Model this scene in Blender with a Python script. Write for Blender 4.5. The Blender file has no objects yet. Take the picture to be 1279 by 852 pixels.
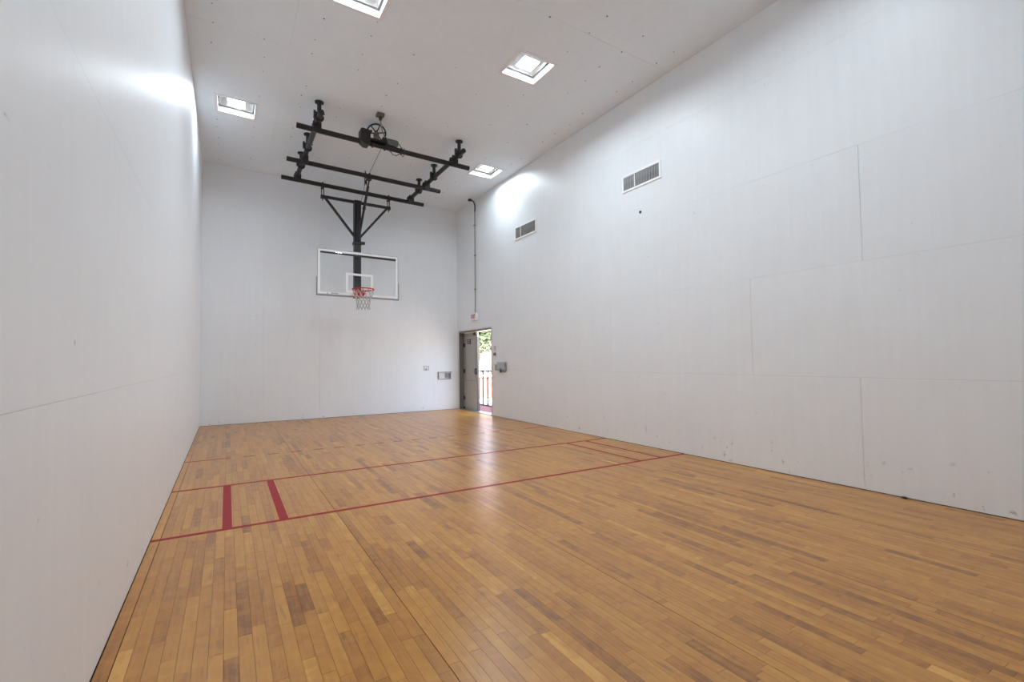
import bpy, bmesh, math, random
from mathutils import Vector, Matrix

# ------------------------------------------------------------------ camera, world, exposure
sc = bpy.context.scene
COL = sc.collection
W, LEN, H0, SLOPE = 6.096, 13.2, 5.829, -0.2221 / 6.096      # room width, length, ceiling height at the left wall, roof fall


def zc(x):
    return H0 + SLOPE * x


cam_data = bpy.data.cameras.new('camera')
cam_data.sensor_fit = 'HORIZONTAL'
cam_data.sensor_width = 36.0
cam_data.lens = 598.568 * 36.0 / 1279.0
cam_data.clip_start = 0.02
cam_data.clip_end = 400
cam = bpy.data.objects.new('camera', cam_data)
COL.objects.link(cam)
YAW, PITCH, ROLL = math.radians(30.739), math.radians(2.1737), math.radians(-0.6985)
fwd = Vector((math.sin(YAW) * math.cos(PITCH), math.cos(YAW) * math.cos(PITCH), math.sin(PITCH)))
right = Vector((math.cos(YAW), -math.sin(YAW), 0))
up = right.cross(fwd)
r2 = right * math.cos(ROLL) + up * math.sin(ROLL)
u2 = -right * math.sin(ROLL) + up * math.cos(ROLL)
CAM = Vector((0.49864, -12.4162, 1.37404))
m = Matrix.Identity(4)
for i in range(3):
    m[i][0], m[i][1], m[i][2], m[i][3] = r2[i], u2[i], -fwd[i], CAM[i]
cam.matrix_world = m
sc.camera = cam

LAMP = 208.0            # strength of every ceiling lamp
SKY = 2.6
world = bpy.data.worlds.new('sky')
sc.world = world
world.use_nodes = True
wn = world.node_tree
wn.nodes.clear()
sky = wn.nodes.new('ShaderNodeTexSky')
sky.sky_type = 'NISHITA'
sky.sun_elevation = math.radians(52)
sky.sun_rotation = math.radians(205)
sky.sun_intensity = 0.5
sky.air_density = 1.0
sky.dust_density = 3.0
bg = wn.nodes.new('ShaderNodeBackground')
bg.inputs['Strength'].default_value = SKY
wo = wn.nodes.new('ShaderNodeOutputWorld')
wn.links.new(sky.outputs[0], bg.inputs[0])
wn.links.new(bg.outputs[0], wo.inputs[0])

sc.view_settings.view_transform = 'Standard'
sc.view_settings.look = 'None'
sc.view_settings.gamma = 1.0
sc.view_settings.use_curve_mapping = False
sc.view_settings.exposure = 0.0
sc.cycles.use_denoising = True
sc.cycles.max_bounces = 14
sc.cycles.diffuse_bounces = 10
sc.cycles.glossy_bounces = 5
sc.cycles.transparent_max_bounces = 16
sc.cycles.caustics_reflective = False
sc.cycles.caustics_refractive = False
sc.cycles.sample_clamp_indirect = 6.0

random.seed(11)


# ------------------------------------------------------------------ mesh and object helpers
class MB:
    def __init__(self):
        self.v, self.f = [], []

    def hexa(self, p):                       # eight corners: bottom four counter-clockwise, top four
        b = len(self.v)
        self.v += [tuple(q) for q in p]
        for q in ((3, 2, 1, 0), (4, 5, 6, 7), (0, 1, 5, 4), (1, 2, 6, 5), (2, 3, 7, 6), (3, 0, 4, 7)):
            self.f.append(tuple(b + i for i in q))
        return self

    def box(self, x0, x1, y0, y1, z0, z1):
        return self.hexa([(x0, y0, z0), (x1, y0, z0), (x1, y1, z0), (x0, y1, z0),
                          (x0, y0, z1), (x1, y0, z1), (x1, y1, z1), (x0, y1, z1)])

    def bar(self, a, b, w, h, roll_up=(0, 0, 1)):      # rectangular bar from a to b
        a, b = Vector(a), Vector(b)
        d = (b - a).normalized()
        s = d.cross(Vector(roll_up))
        if s.length < 1e-4:
            s = d.cross(Vector((1, 0, 0)))
        s.normalize()
        u = s.cross(d)
        o = [(-1, -1), (1, -1), (1, 1), (-1, 1)]
        p = [a + s * (i * w / 2) + u * (j * h / 2) for i, j in o]
        q = [b + s * (i * w / 2) + u * (j * h / 2) for i, j in o]
        return self.hexa(p + q)

    def tube(self, pts, r, n=10, closed=False, cap=True):
        pts = [Vector(p) for p in pts]
        rs = r if isinstance(r, (list, tuple)) else [r] * len(pts)
        k = len(pts)
        base = len(self.v)
        ref = None
        for i, p in enumerate(pts):
            if closed:
                d = pts[(i + 1) % k] - pts[i - 1]
            else:
                d = pts[min(i + 1, k - 1)] - pts[max(i - 1, 0)]
            d.normalize()
            if ref is None:
                ref = Vector((0, 0, 1)) if abs(d.z) < 0.9 else Vector((1, 0, 0))
            s = d.cross(ref).normalized()
            u = s.cross(d)
            ref = u
            for j in range(n):
                a = 2 * math.pi * j / n
                self.v.append(tuple(p + s * math.cos(a) * rs[i] + u * math.sin(a) * rs[i]))
        for i in range(k if closed else k - 1):
            for j in range(n):
                a, b = base + i * n, base + ((i + 1) % k) * n
                self.f.append((a + j, a + (j + 1) % n, b + (j + 1) % n, b + j))
        if cap and not closed:
            self.f.append(tuple(base + j for j in reversed(range(n))))
            self.f.append(tuple(base + (k - 1) * n + j for j in range(n)))
        return self

    def cyl(self, a, b, r, n=16):
        return self.tube([a, b], r, n)

    def torus(self, c, R, r, axis=(0, 0, 1), n=28, k=8):
        c, ax = Vector(c), Vector(axis).normalized()
        s = ax.cross(Vector((1, 0, 0)) if abs(ax.x) < 0.9 else Vector((0, 1, 0))).normalized()
        t = ax.cross(s)
        return self.tube([c + (s * math.cos(2 * math.pi * i / n) + t * math.sin(2 * math.pi * i / n)) * R for i in range(n)], r, k, closed=True)

    def prism(self, poly, axis, a, b):       # polygon in the plane across `axis`, from a to b along it
        base, n = len(self.v), len(poly)
        for t in (a, b):
            for (p, q) in poly:
                self.v.append({'x': (t, p, q), 'y': (p, t, q), 'z': (p, q, t)}[axis])
        self.f.append(tuple(base + i for i in range(n)))
        self.f.append(tuple(base + n + i for i in reversed(range(n))))
        for i in range(n):
            j = (i + 1) % n
            self.f.append((base + i, base + n + i, base + n + j, base + j))
        return self

    def warp(self, fn):
        self.v = [fn(*p) for p in self.v]
        return self


def origin(o):
    p = Vector((0, 0, 0))
    while o is not None:
        p += o.location
        o = o.parent
    return p


def build(mb, name, mat, parent=None, at=None, bevel=0.0, smooth=False, attr=None):
    """one mesh object from world-space geometry"""
    loc = Vector(at) if at is not None else Vector((0, 0, 0))
    o0 = loc + (origin(parent) if parent else Vector((0, 0, 0)))
    me = bpy.data.meshes.new(name)
    me.from_pydata([(x - o0.x, y - o0.y, z - o0.z) for x, y, z in mb.v], [], mb.f)
    bm = bmesh.new()
    bm.from_mesh(me)
    bmesh.ops.recalc_face_normals(bm, faces=bm.faces)
    if bevel > 0:
        bmesh.ops.bevel(bm, geom=[e for e in bm.edges], offset=bevel, segments=2, profile=0.6, affect='EDGES', clamp_overlap=True)
    bm.to_mesh(me)
    bm.free()
    if smooth:
        for p in me.polygons:
            p.use_smooth = len(p.vertices) <= 4
        me.set_sharp_from_angle(angle=math.radians(40))
    me.materials.append(mat)
    o = bpy.data.objects.new(name, me)
    o.location = loc
    COL.objects.link(o)
    if parent:
        o.parent = parent
    return o


def thing(name, label, cat, loc, group=None):
    o = bpy.data.objects.new(name, None)
    o.empty_display_size = 0.1
    o.location = loc
    COL.objects.link(o)
    return tag(o, label, cat, group)


def tag(o, label, cat, group=None):
    o['label'] = label
    o['category'] = cat
    if group:
        o['group'] = group
    return o


def structure(o, label=None):
    o['kind'] = 'structure'
    if label:
        o['label'] = label
    return o


# ------------------------------------------------------------------ materials
def lin(r, g, b):
    f = lambda c: (c / 255 / 12.92) if c <= 10 else ((c / 255 + 0.055) / 1.055) ** 2.4
    return (f(r), f(g), f(b), 1)


def mat(name, col, rough=0.5, metal=0.0, noise=0.0, scale=20.0, bump=0.0, spec=0.5, emit=0.0):
    mt = bpy.data.materials.new(name)
    mt.use_nodes = True
    nt = mt.node_tree
    b = nt.nodes['Principled BSDF']
    b.inputs['Base Color'].default_value = col
    b.inputs['Roughness'].default_value = rough
    b.inputs['Metallic'].default_value = metal
    b.inputs['Specular IOR Level'].default_value = spec
    if emit:
        b.inputs['Emission Color'].default_value = (0.84, 0.965, 1.06, 1)
        b.inputs['Emission Strength'].default_value = emit
    if noise or bump:
        tc = nt.nodes.new('ShaderNodeTexCoord')
        n = nt.nodes.new('ShaderNodeTexNoise')
        n.inputs['Scale'].default_value = scale
        n.inputs['Detail'].default_value = 5
        nt.links.new(tc.outputs['Object'], n.inputs['Vector'])
        if noise:
            r = nt.nodes.new('ShaderNodeValToRGB')
            r.color_ramp.elements[0].position = 0.3
            r.color_ramp.elements[1].position = 0.7
            r.color_ramp.elements[0].color = tuple(c * (1 - noise) for c in col[:3]) + (1,)
            r.color_ramp.elements[1].color = tuple(min(1, c * (1 + noise)) for c in col[:3]) + (1,)
            nt.links.new(n.outputs['Fac'], r.inputs[0])
            nt.links.new(r.outputs[0], b.inputs['Base Color'])
        if bump:
            bp = nt.nodes.new('ShaderNodeBump')
            bp.inputs['Strength'].default_value = bump
            bp.inputs['Distance'].default_value = 0.003
            nt.links.new(n.outputs['Fac'], bp.inputs['Height'])
            nt.links.new(bp.outputs[0], b.inputs['Normal'])
    return mt


def N(nt, kind, **kw):
    n = nt.nodes.new(kind)
    for k, v in kw.items():
        if k in n.inputs:
            n.inputs[k].default_value = v
        else:
            setattr(n, k, v)
    return n


def wall_paint(name, base, rough, scuff=True, scuff_top=0.55, spec=0.5, smear=None):
    """semi-gloss white paint with faint roller mottling and blue-grey ball scuffs low down"""
    mt = bpy.data.materials.new(name)
    mt.use_nodes = True
    nt = mt.node_tree
    L = nt.links.new
    b = nt.nodes['Principled BSDF']
    b.inputs['Roughness'].default_value = rough
    b.inputs['Specular IOR Level'].default_value = spec
    geo = N(nt, 'ShaderNodeNewGeometry')
    n1 = N(nt, 'ShaderNodeTexNoise', Scale=2.2, Detail=6.0, Roughness=0.65)
    L(geo.outputs['Position'], n1.inputs['Vector'])
    mp = N(nt, 'ShaderNodeMapping')
    mp.inputs['Scale'].default_value = (9, 9, 0.5)
    L(geo.outputs['Position'], mp.inputs['Vector'])
    n2 = N(nt, 'ShaderNodeTexNoise', Scale=1.6, Detail=4.0)
    L(mp.outputs[0], n2.inputs['Vector'])
    add = N(nt, 'ShaderNodeMath', operation='ADD')
    L(n1.outputs['Fac'], add.inputs[0])
    L(n2.outputs['Fac'], add.inputs[1])
    r = N(nt, 'ShaderNodeValToRGB')
    r.color_ramp.elements[0].position = 0.62
    r.color_ramp.elements[1].position = 1.3
    r.color_ramp.elements[0].color = tuple(c * 0.975 for c in base) + (1,)
    r.color_ramp.elements[1].color = tuple(c * 1.01 for c in base) + (1,)
    hf = N(nt, 'ShaderNodeMath', operation='MULTIPLY')
    hf.inputs[1].default_value = 0.72
    L(add.outputs[0], hf.inputs[0])
    L(hf.outputs[0], r.inputs[0])
    r.color_ramp.elements[0].position = 0.5
    r.color_ramp.elements[1].position = 0.92
    col = r.outputs[0]
    if scuff:
        n3 = N(nt, 'ShaderNodeTexNoise', Scale=9.0, Detail=3.0, Roughness=0.75)
        L(geo.outputs['Position'], n3.inputs['Vector'])
        sr = N(nt, 'ShaderNodeValToRGB')
        sr.color_ramp.elements[0].position = 0.635
        sr.color_ramp.elements[1].position = 0.70
        L(n3.outputs['Fac'], sr.inputs[0])
        sep = N(nt, 'ShaderNodeSeparateXYZ')
        L(geo.outputs['Position'], sep.inputs[0])
        zr = N(nt, 'ShaderNodeMapRange')
        zr.inputs['From Min'].default_value = scuff_top
        zr.inputs['From Max'].default_value = 0.02
        L(sep.outputs['Z'], zr.inputs['Value'])
        ml = N(nt, 'ShaderNodeMath', operation='MULTIPLY')
        L(sr.outputs[0], ml.inputs[0])
        L(zr.outputs[0], ml.inputs[1])
        ml2 = N(nt, 'ShaderNodeMath', operation='MULTIPLY')
        L(ml.outputs[0], ml2.inputs[0])
        ml2.inputs[1].default_value = 0.6
        mx = N(nt, 'ShaderNodeMix', data_type='RGBA')
        L(ml2.outputs[0], mx.inputs[0])
        L(col, mx.inputs[6])
        mx.inputs[7].default_value = (0.20, 0.23, 0.27, 1)
        col = mx.outputs[2]
        # sparse small marks all over
        n4 = N(nt, 'ShaderNodeTexNoise', Scale=16.0, Detail=2.0, Roughness=0.6)
        mp4 = N(nt, 'ShaderNodeMapping')
        mp4.inputs['Location'].default_value = (3.1, 7.7, 1.9)
        L(geo.outputs['Position'], mp4.inputs['Vector'])
        L(mp4.outputs[0], n4.inputs['Vector'])
        s4 = N(nt, 'ShaderNodeValToRGB')
        s4.color_ramp.elements[0].position = 0.735
        s4.color_ramp.elements[1].position = 0.80
        s4.color_ramp.elements[1].color = (0.4, 0.4, 0.4, 1)
        L(n4.outputs['Fac'], s4.inputs[0])
        mx2 = N(nt, 'ShaderNodeMix', data_type='RGBA')
        L(s4.outputs[0], mx2.inputs[0])
        L(col, mx2.inputs[6])
        mx2.inputs[7].default_value = (0.22, 0.23, 0.24, 1)
        col = mx2.outputs[2]
    L(col, b.inputs['Base Color'])
    nb = N(nt, 'ShaderNodeTexNoise', Scale=60.0, Detail=3.0)
    L(geo.outputs['Position'], nb.inputs['Vector'])
    bp = N(nt, 'ShaderNodeBump', Strength=0.06, Distance=0.004)
    L(nb.outputs['Fac'], bp.inputs['Height'])
    L(bp.outputs[0], b.inputs['Normal'])
    return mt


def floor_wood():
    mt = bpy.data.materials.new('maple_strip')
    mt.use_nodes = True
    nt = mt.node_tree
    L = nt.links.new
    b = nt.nodes['Principled BSDF']
    at = N(nt, 'ShaderNodeAttribute', attribute_name='tone')
    geo = N(nt, 'ShaderNodeNewGeometry')
    # shift the grain from board to board
    sh = N(nt, 'ShaderNodeVectorMath', operation='SCALE')
    cmb = N(nt, 'ShaderNodeCombineXYZ')
    L(at.outputs['Fac'], cmb.inputs[0])
    L(at.outputs['Fac'], cmb.inputs[1])
    L(cmb.outputs[0], sh.inputs[0])
    sh.inputs['Scale'].default_value = 37.0
    ad = N(nt, 'ShaderNodeVectorMath', operation='ADD')
    L(geo.outputs['Position'], ad.inputs[0])
    L(sh.outputs[0], ad.inputs[1])
    mp = N(nt, 'ShaderNodeMapping')
    mp.inputs['Scale'].default_value = (48, 1.8, 1)
    L(ad.outputs[0], mp.inputs['Vector'])
    g = N(nt, 'ShaderNodeTexNoise', Scale=1.0, Detail=3.0, Roughness=0.6, Distortion=0.6)
    L(mp.outputs[0], g.inputs['Vector'])
    mp2 = N(nt, 'ShaderNodeMapping')
    mp2.inputs['Scale'].default_value = (7, 9, 1)
    L(ad.outputs[0], mp2.inputs['Vector'])
    fl = N(nt, 'ShaderNodeTexNoise', Scale=1.0, Detail=3.0, Roughness=0.5, Distortion=1.2)
    L(mp2.outputs[0], fl.inputs['Vector'])
    ramp = N(nt, 'ShaderNodeValToRGB')
    cr = ramp.color_ramp
    cr.elements[0].position = 0.0
    cr.elements[0].color = TONES[0]
    cr.elements[1].position = 1.0
    cr.elements[1].color = TONES[-1]
    for p_, c_ in ((0.18, TONES[1]), (0.45, TONES[2]), (0.8, TONES[3])):
        e = cr.elements.new(p_)
        e.color = c_
    # tone + grain
    s1 = N(nt, 'ShaderNodeMath', operation='MULTIPLY_ADD')
    L(g.outputs['Fac'], s1.inputs[0])
    s1.inputs[1].default_value = 0.7
    s1.inputs[2].default_value = -0.35
    s2 = N(nt, 'ShaderNodeMath', operation='MULTIPLY_ADD')
    L(fl.outputs['Fac'], s2.inputs[0])
    s2.inputs[1].default_value = 0.75
    s2.inputs[2].default_value = -0.375
    s3 = N(nt, 'ShaderNodeMath', operation='ADD')
    L(s1.outputs[0], s3.inputs[0])
    L(s2.outputs[0], s3.inputs[1])
    s4 = N(nt, 'ShaderNodeMath', operation='ADD')
    L(s3.outputs[0], s4.inputs[0])
    L(at.outputs['Fac'], s4.inputs[1])
    s4.use_clamp = True
    L(s4.outputs[0], ramp.inputs[0])
    # mineral streaks and knots
    mp3 = N(nt, 'ShaderNodeMapping')
    mp3.inputs['Scale'].default_value = (30, 3.5, 1)
    L(ad.outputs[0], mp3.inputs['Vector'])
    kn = N(nt, 'ShaderNodeTexNoise', Scale=1.0, Detail=2.0, Roughness=0.5)
    L(mp3.outputs[0], kn.inputs['Vector'])
    kr = N(nt, 'ShaderNodeValToRGB')
    kr.color_ramp.elements[0].position = 0.62
    kr.color_ramp.elements[1].position = 0.76
    kr.color_ramp.elements[1].color = (0.55, 0.55, 0.55, 1)
    L(kn.outputs['Fac'], kr.inputs[0])
    mx = N(nt, 'ShaderNodeMix', data_type='RGBA')
    L(kr.outputs[0], mx.inputs[0])
    L(ramp.outputs[0], mx.inputs[6])
    mx.inputs[7].default_value = (0.13, 0.065, 0.03, 1)
    L(mx.outputs[2], b.inputs['Base Color'])
    # even varnish
    b.inputs['Roughness'].default_value = 0.29
    b.inputs['Specular IOR Level'].default_value = 0.6
    bp = N(nt, 'ShaderNodeBump', Strength=0.05, Distance=0.001)
    L(g.outputs['Fac'], bp.inputs['Height'])
    L(bp.outputs[0], b.inputs['Normal'])
    return mt


TONES = [lin(132, 82, 30), lin(160, 104, 41), lin(181, 123, 51), lin(196, 140, 62), lin(212, 157, 80)]
M = {}
M['wall'] = wall_paint('white_wall_paint', (0.845, 0.88, 0.912), 0.43)
M['ceil'] = wall_paint('white_ceiling_paint', (0.84, 0.90, 0.95), 0.6, scuff=False, spec=0.3)
M['joint'] = mat('joint_shadow_board', (0.16, 0.16, 0.16, 1), 0.9, noise=0.1)
M['sub'] = mat('dark_subfloor', (0.03, 0.018, 0.010, 1), 0.9, noise=0.2)
M['wood'] = floor_wood()
M['red'] = mat('red_court_paint', lin(150, 36, 42), 0.5, noise=0.10, scale=40, spec=0.15)
M['black'] = mat('black_enamel_steel', (0.012, 0.012, 0.013, 1), 0.42, noise=0.25, scale=30)
M['black2'] = mat('satin_black_steel', (0.02, 0.02, 0.022, 1), 0.5, noise=0.2, scale=14)
M['grey'] = mat('grey_cast_metal', (0.16, 0.16, 0.165, 1), 0.45, 0.3, noise=0.15)
M['alu'] = mat('brushed_aluminium', (0.45, 0.45, 0.46, 1), 0.4, 0.6, noise=0.08, scale=60)
M['fin'] = mat('grey_fin_metal', (0.30, 0.30, 0.30, 1), 0.5, 0.2, noise=0.25, scale=6)
M['white'] = mat('white_enamel', (0.80, 0.80, 0.80, 1), 0.35, noise=0.02)
M['trim'] = mat('lamp_trim_white', (0.82, 0.82, 0.82, 1), 0.4, noise=0.02)
M['gasket'] = mat('grey_gasket', (0.12, 0.11, 0.10, 1), 0.8, noise=0.1)
M['line'] = mat('white_board_print', (0.96, 0.96, 0.96, 1), 0.5, noise=0.02)
M['pad'] = mat('grey_edge_padding', (0.25, 0.25, 0.26, 1), 0.7, noise=0.1)
M['rim'] = mat('orange_red_rim_enamel', lin(200, 30, 18), 0.4, noise=0.08)
M['net'] = mat('shade_grey_nylon_cord', (0.5, 0.5, 0.5, 1), 0.8, noise=0.05)  # white cord coloured mid grey, the net's shade put into its base colour
M['taupe'] = mat('taupe_door_paint', lin(168, 166, 160), 0.45, noise=0.05, scale=5)
M['frame'] = mat('grey_frame_paint', lin(112, 110, 105), 0.45, noise=0.06, scale=7)
M['steel'] = mat('worn_steel', (0.33, 0.33, 0.34, 1), 0.4, 0.7, noise=0.1)
M['plate'] = mat('white_plastic_plate', (0.72, 0.72, 0.72, 1), 0.4, noise=0.02)
M['dark'] = mat('dark_plastic', (0.03, 0.03, 0.032, 1), 0.5, noise=0.2)
M['exitred'] = mat('red_sign_letters', lin(195, 25, 45), 0.5, noise=0.03)
M['conduit'] = mat('grey_conduit', (0.30, 0.30, 0.30, 1), 0.5, 0.2, noise=0.06)
M['screw'] = mat('dull_screw_head', (0.05, 0.05, 0.05, 1), 0.6, noise=0.15)
M['concrete'] = mat('pale_concrete', (0.62, 0.58, 0.56, 1), 0.85, noise=0.08, scale=3)
M['terra'] = mat('terracotta_render', lin(104, 54, 50), 0.85, noise=0.12, scale=8)
M['stucco'] = mat('white_stucco', (0.80, 0.78, 0.75, 1), 0.9, noise=0.04, scale=6)
M['shutter'] = mat('brown_red_shutter', lin(95, 50, 42), 0.6, noise=0.15)
M['rail'] = mat('maroon_rail_paint', lin(20, 8, 8), 0.6, noise=0.15, spec=0.2)
M['bark'] = mat('grey_bark', lin(78, 70, 62), 0.9, noise=0.25, scale=9)
M['leaf'] = mat('green_leaf', lin(32, 54, 30), 0.6, noise=0.35, scale=3)
M['roof'] = mat('clay_roof_tile', lin(170, 105, 85), 0.8, noise=0.15)


def glass_mat():
    mt = bpy.data.materials.new('clear_tempered_glass')
    mt.use_nodes = True
    nt = mt.node_tree
    nt.nodes.clear()
    out = nt.nodes.new('ShaderNodeOutputMaterial')
    tr = nt.nodes.new('ShaderNodeBsdfTransparent')
    tr.inputs[0].default_value = (0.985, 0.99, 0.99, 1)
    gl = nt.nodes.new('ShaderNodeBsdfGlossy')
    gl.inputs['Roughness'].default_value = 0.02
    fr = nt.nodes.new('ShaderNodeFresnel')
    fr.inputs[0].default_value = 1.5
    mx = nt.nodes.new('ShaderNodeMixShader')
    nt.links.new(fr.outputs[0], mx.inputs[0])
    nt.links.new(tr.outputs[0], mx.inputs[1])
    nt.links.new(gl.outputs[0], mx.inputs[2])
    nt.links.new(mx.outputs[0], out.inputs[0])
    return mt


M['glass'] = glass_mat()


# ------------------------------------------------------------------ rectangles with holes
def cells(a0, a1, b0, b1, holes):
    """cut the rectangle along every hole edge and keep what is not hole"""
    A = sorted({a0, a1} | {min(max(h[i], a0), a1) for h in holes for i in (0, 1)})
    B = sorted({b0, b1} | {min(max(h[i], b0), b1) for h in holes for i in (2, 3)})
    hs = [h for h in holes if h[0] < a1 and h[1] > a0 and h[2] < b1 and h[3] > b0]
    if not hs:
        return [(a0, a1, b0, b1)]
    A = sorted({a0, a1} | {min(max(h[i], a0), a1) for h in hs for i in (0, 1)})
    B = sorted({b0, b1} | {min(max(h[i], b0), b1) for h in hs for i in (2, 3)})
    out = []
    for i in range(len(A) - 1):
        for j in range(len(B) - 1):
            ca, cb = (A[i] + A[i + 1]) / 2, (B[j] + B[j + 1]) / 2
            if any(h[0] < ca < h[1] and h[2] < cb < h[3] for h in hs):
                continue
            out.append((A[i], A[i + 1], B[j], B[j + 1]))
    return out


YN = -LEN                                    # the wall behind the photographer
DOOR = (-2.04, -0.09, -1.0, 2.165)           # opening in the right wall: y0, y1, z0, z1
LIGHTS = [(4.285, -6.60), (1.85, -6.74), (0.60, -2.97), (5.50, -2.93), (4.33, -10.0), (1.85, -10.0)]
LIGHT_POWER = [1.4, 1.2, 0.75, 0.8, 0.8, 0.8]
LH = 0.29                                    # half size of a light opening
HOLES = [(x - LH, x + LH, y - LH, y + LH) for x, y in LIGHTS]
T = 0.012                                    # sheet thickness

# ------------------------------------------------------------------ floor
floor = structure(build(MB().box(-0.15, W + 0.2, YN - 0.15, 0.15, -0.12, -0.018), 'floor', M['sub']),
                  'narrow maple strip floor with red painted court lines')


def project(x, y, z=0.0):
    d = Vector((x, y, z)) - CAM
    w = d.dot(fwd)
    if w < 0.05:
        return None
    return 639.5 + 598.57 * d.dot(r2) / w, 426 - 598.57 * d.dot(u2) / w


def quad_area(x0, x1, y0, y1):
    cs = [project(x, y) for x, y in ((x0, y0), (x1, y0), (x1, y1), (x0, y1))]
    if any(c is None for c in cs):
        return 0
    cx, cy = sum(c[0] for c in cs) / 4, sum(c[1] for c in cs) / 4
    if not (-10 < cx < 1290 and cy < 856):
        return 0
    return abs(sum(cs[i][0] * cs[(i + 1) % 4][1] - cs[(i + 1) % 4][0] * cs[i][1] for i in range(4))) / 2


SEAMS = [0.062, 1.366, 2.584, 3.803, 5.022]     # open expansion joints along the court
rows = []
edges_x = [0.004] + SEAMS + [W - 0.004]
for i in range(len(edges_x) - 1):
    a, b = edges_x[i], edges_x[i + 1]
    n = max(1, round((b - a) / 0.061))
    for k in range(n):
        x0, x1 = a + (b - a) * k / n, a + (b - a) * (k + 1) / n
        rows.append((x0 + (0.0035 if k == 0 and i > 0 else 0.0006), x1 - 0.0006))
planks = []
for (x0, x1) in rows:
    y = YN + 0.004 - random.random() * 0.7
    while y < -0.006:
        ln = random.choice([0.24, 0.32, 0.4, 0.5, 0.62, 0.75, 0.95]) * random.uniform(0.8, 1.2)
        y0, y1 = max(y, YN + 0.004), min(y + ln - 0.0012, -0.006)
        if y1 - y0 > 0.02:
            t = min(1, max(0, random.gauss(0.49, 0.15)))
            if random.random() < 0.05:
                t = random.uniform(0.05, 0.2)
            planks.append((quad_area(x0, x1, y0, y1), x0, x1, y0, y1, t, random.uniform(-0.0002, 0.0002)))
        y += ln
planks.sort(key=lambda p: -p[0])


def set_tone(me, tones):
    at = me.attributes.new('tone', 'FLOAT', 'FACE')
    for i, p in enumerate(me.polygons):
        at.data[i].value = tones[i // 6]


for p in planks[:300]:
    _, x0, x1, y0, y1, t, dz = p
    me = bpy.data.meshes.new('plank')
    mb = MB().box(x0, x1, y0, y1, -0.018, dz)
    cx, cy = (x0 + x1) / 2, (y0 + y1) / 2
    me.from_pydata([(a - cx, b - cy, c) for a, b, c in mb.v], [], mb.f)
    set_tone(me, [t])
    me.materials.append(M['wood'])
    o = bpy.data.objects.new('plank', me)
    o.location = (cx, cy, 0)
    o.parent = floor
    COL.objects.link(o)
mb = MB()
tones = []
for p in planks[300:]:
    _, x0, x1, y0, y1, t, dz = p
    mb.box(x0, x1, y0, y1, -0.018, dz)
    tones.append(t)
me = bpy.data.meshes.new('plank_field')
me.from_pydata(mb.v, [], mb.f)
set_tone(me, tones)
me.materials.append(M['wood'])
o = bpy.data.objects.new('plank_field', me)
o.parent = floor
o['kind'] = 'stuff'
COL.objects.link(o)

# painted court lines: thin coats of red on the boards
PZ0, PZ1 = -0.0005, 0.0009


def court_line(name, x0, x1, y0, y1):
    return build(MB().box(x0, x1, y0, y1, PZ0, PZ1), name, M['red'], floor)


court_line('service_line', 0.004, W - 0.004, -7.778, -7.727)
court_line('short_line', 0.004, W - 0.004, -6.138, -6.088)
for xa in (0.512, 0.940):
    court_line('box_line', xa - 0.036, xa + 0.036, -7.727, -6.138)
for xa in (5.250, 5.640):
    court_line('box_line', xa - 0.022, xa + 0.022, -7.727, -6.138)
court_line('receiving_line', 0.004, 0.545, -4.362, -4.326)
xa = 0.715
while xa < W - 0.7:
    court_line('receiving_dash', xa, xa + 0.155, -4.362, -4.326)
    xa += 0.3175
court_line('receiving_line', W - 0.545, W - 0.004, -4.362, -4.326)


# ------------------------------------------------------------------ walls of painted sheets
def sheet_wall(wall, axis, face, out, amin, amax, rows_z, holes, ztop, wide=(), fine=0.0006):
    """sheets on a backing wall. axis 'x': wall across x (runs along y); 'y': wall across y (runs along x).
    face = room-side plane, out = +1 when the backing lies towards + of that axis."""
    for k in range(len(rows_z) - 1):
        z0, z1, cuts = rows_z[k][0], rows_z[k + 1][0], rows_z[k][1]
        cc = [amin] + sorted(c for c in cuts if amin + 0.05 < c < amax - 0.05) + [amax]
        for i in range(len(cc) - 1):
            g0 = 0.0015 if (k, round(cc[i], 2)) in wide else fine
            g1 = 0.0015 if (k, round(cc[i + 1], 2)) in wide else fine
            a0, a1 = cc[i] + g0, cc[i + 1] - g1
            mb = MB()
            for (p0, p1, q0, q1) in cells(a0, a1, z0 + (0.006 if k == 0 else 0.0006), z1 - 0.0006, holes):
                f0, f1 = (face, face + out * T) if out > 0 else (face + out * T, face)
                if axis == 'x':
                    mb.box(f0, f1, p0, p1, q0, q1)
                else:
                    e0, e1 = (min(q1, ztop(p0)), min(q1, ztop(p1)))
                    mb.hexa([(p0, f0, q0), (p1, f0, q0), (p1, f1, q0), (p0, f1, q0),
                             (p0, f0, e0), (p1, f0, e1), (p1, f1, e1), (p0, f1, e0)])
            if mb.v:
                build(mb, 'wall_sheet', M['wall'], wall)


def seq(start, step, lo, hi):
    out, v = [], start
    while v > lo:
        v -= step
    while v < hi:
        out.append(v)
        v += step
    return out


# right wall, with the doorway
mb = MB()
for (p0, p1, q0, q1) in cells(YN - 0.15, 0.15, -0.1, zc(W) + 0.15, [DOOR]):
    mb.box(W + T, W + 0.18, p0, p1, q0, q1)
wr = structure(build(mb, 'wall_right', M['joint']), 'white painted sheet wall with the open doorway and vents')
A_, B_ = seq(-10.0, 2.44, YN, 0), seq(-8.83, 2.54, YN, 0)
rz = [(0.0, A_), (1.142, B_), (2.342, seq(-10.06, 2.44, YN, 0)), (3.55, B_), (4.77, A_), (zc(W), [])]
sheet_wall(wr, 'x', W, 1, YN, 0.0, rz, [DOOR], None, wide={(0, -10.0), (1, -8.83), (1, -6.29), (2, -10.06)})
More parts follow.
